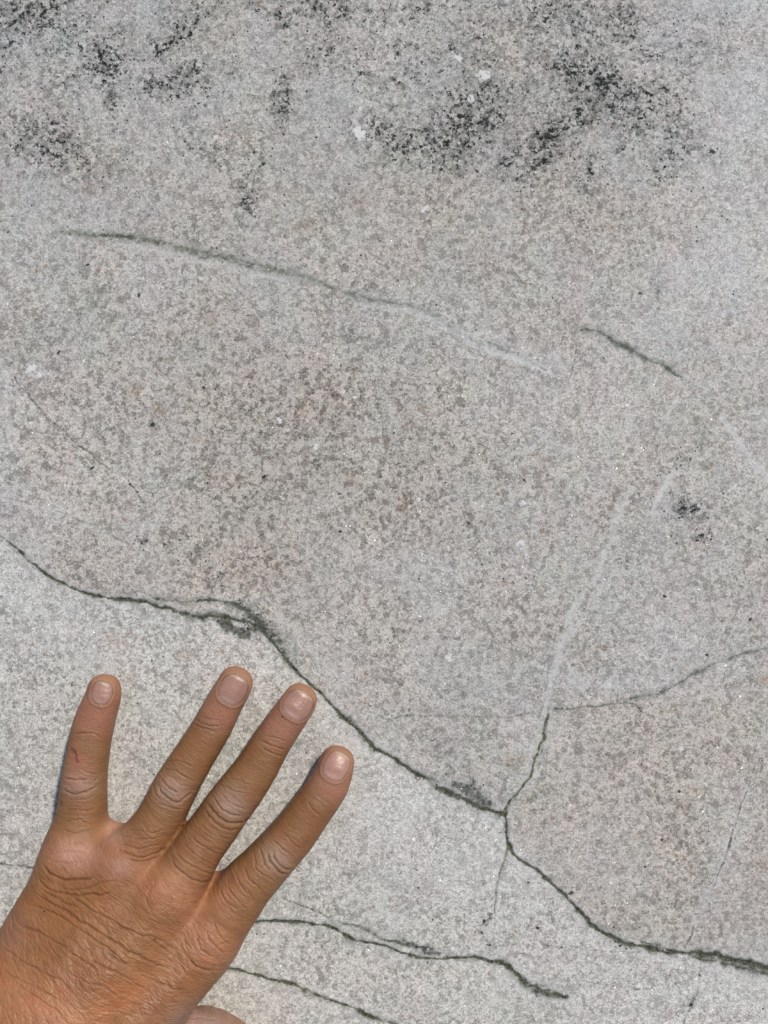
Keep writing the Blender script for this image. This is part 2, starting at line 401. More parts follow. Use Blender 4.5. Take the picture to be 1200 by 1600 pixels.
def rock_material():
    m = bpy.data.materials.new('granite'); N = NT(m)
    V = N.vmath('SCALE', N.obj(), scale=1000.0)
    wv = N.vmath('SUBTRACT', N.noise(V, .9, 2, .6, True), (.5, .5, .5))
    VD = N.vmath('ADD', V, N.vmath('SCALE', wv, scale=2.4))
    wv2 = N.vmath('SUBTRACT', N.noise(V, 3.0, 2, .6, True), (.5, .5, .5))
    VD = N.vmath('ADD', VD, N.vmath('SCALE', wv2, scale=.7))
    mn = N.sep(N.attr('minerals')); bio, cont, green = mn[0], mn[1], mn[2]
    mk = N.sep(N.attr('marks')); crack, grey, light = mk[0], mk[1], mk[2]
    sp = N.sep(N.attr('specks')); spk, wht, rust = sp[0], sp[1], sp[2]
    # felspar ground mass: small grains of slightly different value
    v2 = N.vor(VD, .95)
    g2 = N.sep(v2['Color'])[0]
    fine = N.noise(V, 1.5, 4, .65)
    base = N.mix(N.rng(g2, 0, 1, 0, 1, False), (.32, .305, .286), (.55, .532, .506))
    base = N.mix(N.rng(fine, .44, .62, 0, .7), base, (.64, .625, .60))
    base = N.mix(N.rng(fine, .30, .47, .6, 0), base, (.20, .188, .172))
    # grey quartz grains
    v1 = N.vor(VD, .54); q1 = N.sep(v1['Color'])[1]
    v1b = N.vor(N.vmath('ADD', VD, (31., 7., 3.)), .8); q1b = N.sep(v1b['Color'])[2]
    n1 = N.noise(V, .33, 3, .6)
    thr = N.math('ADD', q1, N.math('MULTIPLY', N.math('SUBTRACT', n1, .5), .65))
    quartz = N.rng(thr, .73, .80)
    thr2 = N.math('ADD', N.math('SUBTRACT', q1b, 0.0), N.math('MULTIPLY', N.math('SUBTRACT', n1, .5), .7))
    quartz2 = N.rng(thr2, .74, .82)
    qf = N.math('MULTIPLY', N.math('MAXIMUM', quartz, N.math('MULTIPLY', quartz2, .85)), cont)
    fq = N.noise(VD, 1.0, 3, .7)
    qf = N.math('MULTIPLY', qf, N.rng(fq, .36, .6, .15, .85))
    qcol = N.mix(N.sep(v1['Color'])[0], (.095, .088, .080), (.20, .188, .172))
    base = N.mix(qf, base, qcol)
    v7 = N.vor(N.vmath('ADD', VD, (11., 71., 5.)), .25)
    big = N.math('MULTIPLY', N.rng(N.sep(v7['Color'])[0], .90, .92), N.rng(N.math('ADD', v7['Distance'], N.math('MULTIPLY', fq, .5)), .52, .66, .75, 0))
    base = N.mix(N.math('MULTIPLY', big, cont), base, (.215, .203, .19))
    # fine dark interstices
    ed = N.vor(VD, .95, 'DISTANCE_TO_EDGE')['Distance']
    eg = N.math('MULTIPLY', N.rng(ed, .0, .09, 1, 0), N.rng(N.noise(V, .8, 2, .5), .42, .64, 0, .75))
    base = N.mix(N.math('MULTIPLY', eg, cont), base, (.17, .165, .155))
    # bright crystals
    v3 = N.vor(N.vmath('ADD', VD, (5., 51., 9.)), .55)
    cr = N.math('MULTIPLY', N.rng(N.sep(v3['Color'])[0], .93, .96), N.rng(v3['Distance'], .22, .42, .65, 0))
    base = N.mix(cr, base, (.68, .67, .65))
    # warm staining between grains
    rn = N.math('MULTIPLY', N.rng(N.noise(N.vmath('ADD', V, (90., 0., 0.)), .16, 4, .65), .55, .75, 0, .5),
                N.rng(N.noise(VD, .9, 3, .6), .4, .62))
    base = N.mix(rn, base, (.36, .285, .235))
    v4 = N.vor(N.vmath('ADD', VD, (77., 3., 1.)), .30)
    rs = N.math('MULTIPLY', N.rng(N.sep(v4['Color'])[0], .90, .93), N.rng(v4['Distance'], .12, .3, .7, 0))
    base = N.mix(rs, base, (.24, .15, .10))
    rb = N.math('MULTIPLY', rust, N.rng(N.noise(VD, 1.1, 3, .6), .38, .62))
    base = N.mix(rb, base, (.27, .165, .10))
    base = N.mix(1.0, base, N.attr('tint'), 'MULTIPLY')
    # pale vein
    lv = N.math('MULTIPLY', light, N.rng(N.noise(V, .8, 3, .6), .30, .60, .38, 1.0))
    base = N.mix(N.math('MULTIPLY', lv, .78), base, (.66, .652, .625))
    # grey / green fracture filling
    gn = N.noise(VD, 1.0, 4, .65)
    gcol = N.mix(N.rng(grey, .35, .85), N.mix(green, (.33, .34, .315), (.29, .285, .20)), N.mix(green, (.125, .132, .122), (.13, .125, .065)))
    gf = N.rng(N.math('ADD', grey, N.math('MULTIPLY', N.math('SUBTRACT', gn, .5), .9)), .10, .75, 0, .9)
    gf = N.math('MULTIPLY', gf, N.rng(grey, 0, .12))
    base = N.mix(gf, base, gcol)
    cn = N.noise(VD, 1.6, 3, .6)
    cl = N.noise(V, .35, 3, .6)
    cnn = N.math('ADD', N.math('MULTIPLY', N.math('SUBTRACT', cn, .5), 1.5), N.math('MULTIPLY', N.math('SUBTRACT', cl, .52), 1.1))
    cf = N.rng(N.math('ADD', crack, cnn), .08, .75, 0, 1.0)
    cf = N.math('MULTIPLY', cf, N.rng(crack, 0, .10))
    base = N.mix(cf, base, N.mix(N.rng(N.noise(VD, 1.1, 3, .6), .42, .60), N.mix(green, (.035, .037, .030), (.045, .043, .024)), N.mix(green, (.12, .123, .105), (.145, .140, .085))))
    # mica
    b1 = N.noise(VD, .85, 4, .75); b2 = N.noise(N.vmath('ADD', VD, (13., 4., 8.)), .27, 2, .5)
    bt = N.math('ADD', b1, N.math('MULTIPLY', bio, .27))
    bt = N.math('ADD', bt, N.math('MULTIPLY', N.math('SUBTRACT', b2, .5), .3))
    vm = N.vor(N.vmath('ADD', VD, (61., 2., 7.)), .80); vr = N.sep(vm['Color'])[0]
    vm2 = N.vor(N.vmath('ADD', VD, (6., 29., 7.)), 1.5); vr2 = N.sep(vm2['Color'])[1]
    tm = N.math('ADD', N.math('MULTIPLY', vr, .65), N.math('MULTIPLY', bio, .60))
    tm = N.math('ADD', tm, N.math('MULTIPLY', vr2, .30))
    tm = N.math('ADD', tm, N.math('MULTIPLY', N.math('SUBTRACT', b2, .5), .7))
    tm = N.math('ADD', tm, N.math('MULTIPLY', N.math('SUBTRACT', b1, .5), .9))
    haze = N.math('MULTIPLY', N.rng(tm, .72, 1.12, 0, .72), N.rng(bio, .04, .3))
    base = N.mix(haze, base, (.13, .137, .125))
    core = N.math('MULTIPLY', N.rng(tm, 1.10, 1.24), N.rng(bio, .05, .2))
    base = N.mix(core, base, (.018, .022, .018))
    v5 = N.vor(N.vmath('ADD', V, (3., 33., 2.)), .75)
    dens = N.math('SUBTRACT', .9965, N.math('MULTIPLY', bio, .30))
    dm = N.math('MULTIPLY', N.math('GREATER_THAN', N.sep(v5['Color'])[1], dens), N.rng(v5['Distance'], .18, .36, .95, 0))
    base = N.mix(dm, base, (.02, .022, .02))
    base = N.mix(N.math('MULTIPLY', N.rng(N.math('ADD', spk, N.math('MULTIPLY', N.math('SUBTRACT', cn, .5), 1.6)), .42, .62, 0, .92), N.rng(spk, .02, .15)), base, (.03, .03, .025))
    wf = N.math('MULTIPLY', N.rng(N.math('ADD', wht, N.math('MULTIPLY', N.math('SUBTRACT', N.sep(v2['Color'])[1], .5), .7)), .38, .55, 0, .9), N.rng(wht, .05, .2))
    base = N.mix(wf, base, (.72, .715, .69))
    N._set(N.bsdf.inputs['Base Color'], base)
    # surface: sugary crystalline micro relief with tiny facets that glint
    v6 = N.vor(VD, 1.1)
    h = N.math('ADD', N.math('MULTIPLY', N.noise(V, 1.0, 5, .62), 1.0), N.math('MULTIPLY', N.sep(v6['Color'])[2], .18))
    h = N.math('SUBTRACT', h, N.math('MULTIPLY', cf, .25))
    nrm = N.bump(h, .00030, .7)
    gl = N.vor(N.vmath('ADD', V, (8., 8., 40.)), 1.3)
    glint = N.math('MULTIPLY', N.math('GREATER_THAN', N.sep(gl['Color'])[0], .965), N.math('LESS_THAN', gl['Distance'], .38))
    sw = N.sep(gl['Color'])
    cx = N.n.new('ShaderNodeCombineXYZ'); N._set(cx.inputs[0], N.math('MULTIPLY', N.math('SUBTRACT', sw[1], .5), 1.3))
    N._set(cx.inputs[1], N.math('MULTIPLY', N.math('SUBTRACT', sw[2], .5), 1.3))
    fac = N.vmath('NORMALIZE', N.vmath('ADD', nrm, cx.outputs[0]))
    mv = N.n.new('ShaderNodeMix'); mv.data_type = 'VECTOR'
    N._set(mv.inputs[0], glint); N._set(mv.inputs[4], nrm); N._set(mv.inputs[5], fac)
    N._set(N.bsdf.inputs['Normal'], mv.outputs[1])
    N._set(N.bsdf.inputs['Roughness'], N.rng(glint, 0, 1, .75, .16, False))
    N._set(N.bsdf.inputs['Specular IOR Level'], N.rng(glint, 0, 1, .12, .8, False))
    return m

# ------------------------------------------------------------------ the hand
mm = 0.001
# station: px, py as seen, half width px as seen, z centre (mm), half thickness (mm)
FING = {
 'little': dict(st=[(162.5,1079,25.5,6.2,6.0),(160,1092,27.6,6.7,6.6),(150,1120,30.5,7.3,7.2),(142,1150,32,8.0,7.5),(137,1180,32.5,8.8,7.7),
             (132.5,1210,34,9.6,8.2),(131,1230,35,10.0,8.5),(129,1260,37,11.0,8.8),(126,1285,40,12.0,9.4),(121,1315,46,13.2,10.4),(116,1345,49,14.5,11.4)],
            dip=(142,1149), pip=(131,1224), nail=(159,1083,16,18.5)),
 'ring': dict(st=[(367,1069,27.5,6.6,6.4),(362,1079,28.2,7.0,6.9),(351.5,1097,29,7.5,7.5),(331.5,1136,31,8.4,8.0),(303,1182,32.5,10.2,8.6),(275,1228,35.5,12.0,9.6),
             (253,1273,36.5,13.6,10.0),(234,1302,39,15.0,10.8),(208,1335,42,16.8,12.0),(188,1362,44,17.5,13.0)],
            dip=(321,1137), pip=(278,1229), nail=(364,1078,21.5,24.5)),
 'middle': dict(st=[(468,1095,26.8,6.6,6.5),(463,1103,27.6,7.0,7.0),(452,1119,29,7.7,7.7),(424.5,1159.3,31,8.8,8.2),(402.4,1197.7,33.5,10.2,8.8),(377.6,1232.7,36.5,11.8,9.5),
             (353.3,1264.7,37.5,13.0,10.0),(337.3,1288.7,38,14.2,10.3),(313.3,1320.7,39,16.0,11.0),(297,1345,42,17.4,12.0),(262,1394,46,18.8,13.6)],
            dip=(423,1163), pip=(362,1258), nail=(465,1102,22.5,24)),
 'index': dict(st=[(526,1193,27.3,6.4,6.2),(522,1204,29.5,6.9,6.9),(512.3,1228.4,32,7.6,7.6),(485.9,1266,33.5,8.8,8.2),(456.8,1305,36,10.4,9.0),(432.8,1331.6,37,11.6,9.6),
             (406.7,1360.7,39,13.4,10.2),(386.4,1382,41.5,14.8,10.8),(355,1425,45,16.6,12.4),(322,1468,47,17.8,13.6)],
            dip=(501,1247), pip=(440,1333), nail=(525.3,1197.5,19.5,23.5)),
}
META = [  # metacarpals to the wrist
 [(116,1345,49,14.5,11.4),(95,1400,53,17,14),(55,1490,62,22,17),(10,1590,70,29,19),(-30,1670,76,34,20)],
 [(188,1362,46,17.5,13.0),(165,1410,52,20,14.5),(120,1490,58,26,16),(60,1590,62,33,17),(20,1670,64,38,18)],
 [(262,1394,48,18.8,13.4),(230,1440,52,21,14.5),(180,1510,58,27,16),(115,1600,62,34,17),(60,1680,64,39,18)],
 [(322,1468,47,17.8,13.4),(290,1505,50,20,14.5),(240,1560,54,25,15.5),(175,1640,62,32,17),(100,1720,66,38,18)],
]
ARM = [(40,1670,150,36,20),(-15,1750,140,42,21),(-80,1840,140,49,22.5),(-160,1950,150,57,25),(-260,2080,168,66,29),(-350,2190,185,72,33)]
PALM = [(210,1440,120,15,12),(150,1520,125,18,15),(90,1600,120,23,17)]
THUMB = [(110,1690,58,24,15),(190,1680,54,20,14),(250,1650,44,16,12),(290,1627,39,13.5,10.5),(318,1616,37,12.0,9.6),(352,1630,37,10.8,9.0),(388,1662,38,9,8.0),(418,1696,35,7.6,7.0),(428,1708,30,6.6,6.2)]
WEBS = [[(150,1330,26,11.5,5.5),(178,1306,20,9.5,4.6),(200,1330,26,12,6)],
        [(235,1350,24,11,6),(262,1330,15,9.5,5),(285,1350,22,11,6)],
        [(320,1398,24,11.5,6),(347,1378,14,9.5,5),(362,1408,22,11.5,6)]]

def to_world(stn):
    out = []
    for (x, y, w, z, h) in stn:
        p = wpt(x, y, z * mm); k = S * (H - z * mm) / H
        out.append((p[0], p[1], p[2], w * k, h * mm))
    return np.array(out)

def nearest_on_chain(P, ch):
    """P (n,3); ch (m,5). Returns index-param, offset along/lateral/up, w, h, arc length"""
    n = len(P); best = np.full(n, 1e9); res = np.zeros((n, 6))
    seg = np.linalg.norm(ch[1:, :3] - ch[:-1, :3], axis=1); cum = np.concatenate([[0], np.cumsum(seg)])
    for i in range(len(ch) - 1):
        a = ch[i, :3]; ab = ch[i+1, :3] - a; L = seg[i]; d = ab / L
        t = np.clip((P - a) @ d / L, 0, 1)
        q = P - a - t[:, None] * ab
        dd = (q * q).sum(1)
        m = dd < best
        best[m] = dd[m]
        lat = np.cross(d, (0, 0, 1)); lat /= np.linalg.norm(lat); up = np.cross(lat, d)
        res[m, 0] = cum[i] + t[m] * L
        res[m, 1] = q[m] @ d; res[m, 2] = q[m] @ lat; res[m, 3] = q[m] @ up
        res[m, 4] = ch[i, 3] + t[m] * (ch[i+1, 3] - ch[i, 3]); res[m, 5] = ch[i, 4] + t[m] * (ch[i+1, 4] - ch[i, 4])
    return res

PE = 2.25
class Field:
    def __init__(s, lo, hi, h):
        s.lo = np.array(lo); s.h = h
        s.n = np.ceil((np.array(hi) - s.lo) / h).astype(int) + 1
        s.ax = [s.lo[i] + h * np.arange(s.n[i]) for i in range(3)]
        s.D = np.full(s.n, 0.03, np.float32)
    def chain(s, ch, margin=0.012):
        """min over segments, returned as (slices, array)"""
        r = ch[:, 3:5].max() + margin
        lo = ch[:, :3].min(0) - r; hi = ch[:, :3].max(0) + r
        i0 = np.clip(((lo - s.lo) / s.h).astype(int), 0, s.n - 1); i1 = np.clip(((hi - s.lo) / s.h).astype(int) + 2, 1, s.n)
        out = np.full(i1 - i0, 0.03, np.float32)
        for k in range(len(ch) - 1):
            a = ch[k]; b = ch[k+1]; r = max(a[3], a[4], b[3], b[4]) + margin
            l2 = np.minimum(a[:3], b[:3]) - r; h2 = np.maximum(a[:3], b[:3]) + r
            j0 = np.maximum(np.clip(((l2 - s.lo) / s.h).astype(int), 0, s.n - 1), i0)
            j1 = np.minimum(np.clip(((h2 - s.lo) / s.h).astype(int) + 2, 1, s.n), i1)
            if (j1 <= j0).any(): continue
            gx, gy, gz = np.meshgrid(*[s.ax[i][j0[i]:j1[i]].astype(np.float32) for i in range(3)], indexing='ij')
            ab = b[:3] - a[:3]; L = np.linalg.norm(ab); d = ab / L
            lat = np.cross(d, (0, 0, 1)); lat /= np.linalg.norm(lat); up = np.cross(lat, d)
            qx, qy, qz = gx - a[0], gy - a[1], gz - a[2]
            al = qx * d[0] + qy * d[1] + qz * d[2]
            t = np.clip(al / L, 0, 1)
            w = a[3] + t * (b[3] - a[3]); h = a[4] + t * (b[4] - a[4])
            al = np.abs(al - t * L); la = np.abs(qx * lat[0] + qy * lat[1] + qz * lat[2]); ve = np.abs(qx * up[0] + qy * up[1] + qz * up[2])
            c = np.minimum(w, h * 1.15)
            A = (la / w); B = (ve / h); C = (al / c)
            r_ = (A**PE + B**PE + C**PE + 1e-9) ** (1 / PE)
            g = np.sqrt((A**(PE-1) / w)**2 + (B**(PE-1) / h)**2 + (C**(PE-1) / c)**2) / r_**(PE-1) + 1e-6
            dd = ((r_ - 1) / g).astype(np.float32)
            dd = np.where(r_ < .3, -np.minimum(w, h) * .7, dd)
            sl = tuple(slice(j0[i] - i0[i], j1[i] - i0[i]) for i in range(3))
            out[sl] = np.minimum(out[sl], dd)
        return tuple(slice(i0[i], i1[i]) for i in range(3)), out
    def sample(s, P):
        q = (P - s.lo) / s.h; q = np.clip(q, 0, s.n - 1.001); i = q.astype(int); f = q - i
        r = 0
        for a in (0, 1):
            for b in (0, 1):
                for c in (0, 1):
                    w = (f[:, 0] if a else 1 - f[:, 0]) * (f[:, 1] if b else 1 - f[:, 1]) * (f[:, 2] if c else 1 - f[:, 2])
                    r = r + w * s.D[i[:, 0] + a, i[:, 1] + b, i[:, 2] + c]
        return r

def smin(a, b, k):
    h = np.clip(.5 + .5 * (b - a) / k, 0, 1)
    return b + (a - b) * h - k * h * (1 - h)

def surface_nets(D, lo, h):
    ins = D < 0
    nx, ny, nz = D.shape
    cells = np.zeros((nx-1, ny-1, nz-1), np.int8)
    for a in (0, 1):
        for b in (0, 1):
            for c in (0, 1): cells += ins[a:nx-1+a, b:ny-1+b, c:nz-1+c]
    act = (cells > 0) & (cells < 8)
    I = np.argwhere(act)
    vid = np.full(act.shape, -1, np.int64); vid[act] = np.arange(len(I))
    acc = np.zeros((len(I), 3)); cnt = np.zeros(len(I))
    corners = [(a, b, c) for a in (0, 1) for b in (0, 1) for c in (0, 1)]
    for p in corners:
        for ax in range(3):
            if p[ax]: continue
            q = list(p); q[ax] = 1
            va = D[I[:, 0]+p[0], I[:, 1]+p[1], I[:, 2]+p[2]]; vb = D[I[:, 0]+q[0], I[:, 1]+q[1], I[:, 2]+q[2]]
            m = (va < 0) != (vb < 0)
            t = va[m] / (va[m] - vb[m])
            pt = np.tile(np.array(p, float), (m.sum(), 1)); pt[:, ax] = t
            acc[m] += pt; cnt[m] += 1
    V = (I + acc / cnt[:, None]) * h + lo
    F = []
    for ax in range(3):
        o1, o2 = [(1, 2), (2, 0), (0, 1)][ax]
        sl0 = [slice(1, -1)] * 3; sl1 = [slice(1, -1)] * 3
        A = np.take(ins, range(0, ins.shape[ax]-1), ax); Bq = np.take(ins, range(1, ins.shape[ax]), ax)
        E = np.argwhere(A != Bq)
        ok = (E[:, o1] > 0) & (E[:, o2] > 0) & (E[:, o1] < D.shape[o1]-1) & (E[:, o2] < D.shape[o2]-1)
        E = E[ok]; sg = A[E[:, 0], E[:, 1], E[:, 2]]
        q = []
        for (u, v) in ((-1, -1), (0, -1), (0, 0), (-1, 0)):
            e = E.copy(); e[:, o1] += u; e[:, o2] += v
            q.append(vid[e[:, 0], e[:, 1], e[:, 2]])
        q = np.stack(q, 1)
        q[~sg] = q[~sg][:, ::-1]
        F.append(q)
    F = np.vstack(F); F = F[(F >= 0).all(1)]
    return V, F

def build_hand():
    fld = Field((-0.255, -0.385, -0.004), (0.005, -0.050, 0.112), 0.0010)
    chains = {k: smoothline(to_world(v['st']), 2) for k, v in FING.items()}
    def put(sl, arr, k):
        cur = fld.D[sl]
        fld.D[sl] = smin(cur, arr, k) if k > 0 else np.minimum(cur, arr)
    # palm first, blended wide
    for m_ in META:
        put(*fld.chain(smoothline(to_world(m_), 2), .02), .009)
    for m_ in (PALM, ARM):
        put(*fld.chain(smoothline(to_world(m_), 2), .02), .016)
    put(*fld.chain(smoothline(to_world(THUMB), 2), .014), .008)
    for wch in WEBS:
        put(*fld.chain(smoothline(to_world(wch), 3), .008), .004)
    # fingers: union among themselves hard, with palm soft
    D2 = np.full(fld.D.shape, .03, np.float32)
    for ch in chains.values():
        sl, arr = fld.chain(ch)
        D2[sl] = smin(D2[sl], arr, .0012)
    fld.D = smin(fld.D, D2, .0045)
    # flatten against the rock
    zz = (-0.0003 - fld.ax[2]).astype(np.float32)[None, None, :]
    fld.D = -smin(-fld.D, -np.broadcast_to(zz, fld.D.shape), .0015)
    V, F = surface_nets(fld.D, fld.lo, fld.h)
    E = np.vstack([F[:, [0, 1]], F[:, [1, 2]], F[:, [2, 3]], F[:, [3, 0]]])
    cnt = np.bincount(E.ravel(), minlength=len(V)).astype(float)
    def lap(V):
        A = np.zeros_like(V)
        for c in range(3):
            A[:, c] = np.bincount(E[:, 0], V[E[:, 1], c], len(V)) + np.bincount(E[:, 1], V[E[:, 0], c], len(V))
        return A / cnt[:, None]
    e = fld.h
    for it in range(4):
        V = V + .6 * (lap(V) - V)
        g = np.stack([fld.sample(V + np.eye(3)[i] * e) - fld.sample(V - np.eye(3)[i] * e) for i in range(3)], 1)
        gn = np.linalg.norm(g, axis=1, keepdims=True) + 1e-9
        V = V - .8 * fld.sample(V)[:, None] * (g / gn) * np.minimum(1, 2 * e / gn)
    V = V + .4 * (lap(V) - V)
    me0 = mesh_from('hand_base', V, F)
    tmp = bpy.data.objects.new('hand_base', me0); SC.collection.objects.link(tmp)
    md = tmp.modifiers.new('s', 'SUBSURF'); md.levels = 2; md.render_levels = 2
    dg = bpy.context.evaluated_depsgraph_get()
    me = bpy.data.meshes.new_from_object(tmp.evaluated_get(dg))
    bpy.data.objects.remove(tmp); bpy.data.meshes.remove(me0)
    me.name = 'hand'
    n = len(me.vertices)
    P = np.zeros(n * 3, np.float32); me.vertices.foreach_get('co', P); P = P.reshape(-1, 3).astype(float)
    Nn = np.zeros(n * 3, np.float32); me.vertex_normals.foreach_get('vector', Nn); Nn = Nn.reshape(-1, 3).astype(float)
    # seen position of each vertex in photo pixels
    k = H / (H - np.minimum(P[:, 2], .2)) / S
    px = 600 + P[:, 0] * k; py = 800 - P[:, 1] * k
    top = smooth(-.05, .35, Nn[:, 2])
    disp = np.zeros(n)           # mm
    skin = np.zeros((n, 3)); skin[:] = (.240, .110, .044)
    # ---- back of the hand
    ax = np.array([.62, .785]); pr = np.array([.785, -.62])
    q = (P[:, :2] @ ax) * 1000; r = (P[:, :2] @ pr) * 1000
    fingw = np.zeros(n)
    finfo = {}; fuv = np.zeros((n, 3))
    for name, fd in FING.items():
        res = nearest_on_chain(P, chains[name]); finfo[name] = res
        rr = np.sqrt((res[:, 2] / res[:, 4])**2 + (res[:, 3] / res[:, 5])**2)
        def arc(pt):
            c = chains[name]; kk = H / (H - c[:, 2]) / S
            cx = 600 + c[:, 0] * kk; cy = 800 - c[:, 1] * kk
            i = np.argmin((cx - pt[0])**2 + (cy - pt[1])**2)
            seg = np.linalg.norm(c[1:, :3] - c[:-1, :3], axis=1)
            return np.concatenate([[0], np.cumsum(seg)])[i] * 1000
        s = res[:, 0] * 1000 - res[:, 1] * 0; L = arc(fd['st'][-1][:2]); sp, sdp = arc(fd['pip']), arc(fd['dip'])
        t = res[:, 2] * 1000
        fw = smooth(1.35, 1.05, rr) * smooth(L - 5, L - 16, s)
        fingw = np.maximum(fingw, fw)
        sd_ = len(name) * 7
        wa = 1.6 * (fbm(s / 7, t / 7, sd_, 2) - .5)
        a = sp - s
        mf = fw >= fingw; fuv[mf, 0] = (s + wa)[mf]; fuv[mf, 1] = t[mf]
        # fine transverse wrinkles
        prox = smooth(-2, -12, a); mid = smooth(0, 4, a) * smooth(sp - sdp, sp - sdp - 5, a)
        fine = ridged((s + wa * 1.4 + .02 * t * t) / 1.15, t / 7, sd_ + 1)**2 * .8 + ridged((s + wa) / .8, t / 3.5, sd_ + 2)**2 * .5
        amp = .035 + .115 * prox + .045 * mid + .07 * np.exp(-(a / 6)**2)
        d = -amp * fine
        # knuckle pad, puckered
        pad = np.exp(-((a / 5.2)**2 + (t / 6.0)**2))
        d += .30 * pad
        d -= .16 * pad * ridged((s + wa * 2) / 1.6, t / 4.5, sd_ + 3)**2
        pd = np.exp(-(((s - sdp) / 3.2)**2 + (t / 5.5)**2))
        d -= .10 * pd * ridged((s + wa) / 1.2, t / 6, sd_ + 4)**2
        disp += fw * d
        # colour
        tipw = fw * smooth(sdp + 2, sdp - 6, s)
        skin += tipw[:, None] * (np.array([.33, .148, .092]) - skin) * .85
        skin += (fw * pad)[:, None] * (np.array([.345, .215, .155]) - skin) * .85
        skin += (fw * pd)[:, None] * (np.array([.29, .155, .092]) - skin) * .4
    dorsal = 1 - fingw
    bump_m = np.zeros(n)
    swirl = np.zeros(n)
    for (x, y, rad) in [(115,1338,42),(190,1352,36),(262,1392,40),(328,1476,42)]:
        g_ = np.exp(-(((px - x)**2 + (py - y)**2) / rad**2)); bump_m += g_; swirl += g_ * 3.0
    q2 = q + swirl + 3.2 * (fbm(q / 16, r / 16, 71, 3) - .5) + 1.0 * (fbm(q / 4, r / 4, 72, 2) - .5)
    low = smooth(1340, 1420, py - .25 * (px - 120))
    lines = ridged(q2 / 2.3, r / 15, 81)**2 * .10 + ridged(q2 / 1.25, r / 9, 82)**2 * .12 \
        + ridged((q2 * .85 + r * .5) / 1.5, (r * .85 - q2 * .5) / 10, 83)**2 * .09 + ridged((q2 * .9 - r * .45) / 1.3, (r * .9 + q2 * .45) / 7, 84)**2 * .07
    disp -= dorsal * lines * (.55 + .6 * low) * (.6 + .8 * fbm(q / 9, r / 9, 85, 2))
    disp += dorsal * .35 * bump_m
    # extensor tendons, faint
    for (x0, y0, x1, y1) in [(262,1392,110,1600),(190,1352,60,1560),(328,1476,170,1660)]:
        dd, tt = polydist(px, py, [(x0, y0), (x1, y1)], 60)
        disp += dorsal * .45 * np.exp(-(dd / 13)**2) * smooth(0, .25, tt) * smooth(1, .6, tt)
    # ---- traced creases (px, photo)
    z2 = lambda L: [(80 + a / 5, 1030 + b / 5) for a, b in L]
    z3 = lambda L: [(260 + a / 3.75, 1030 + b / 3.75) for a, b in L]
    z4 = lambda L: [(a / 3, 1280 + b / 3) for a, b in L]
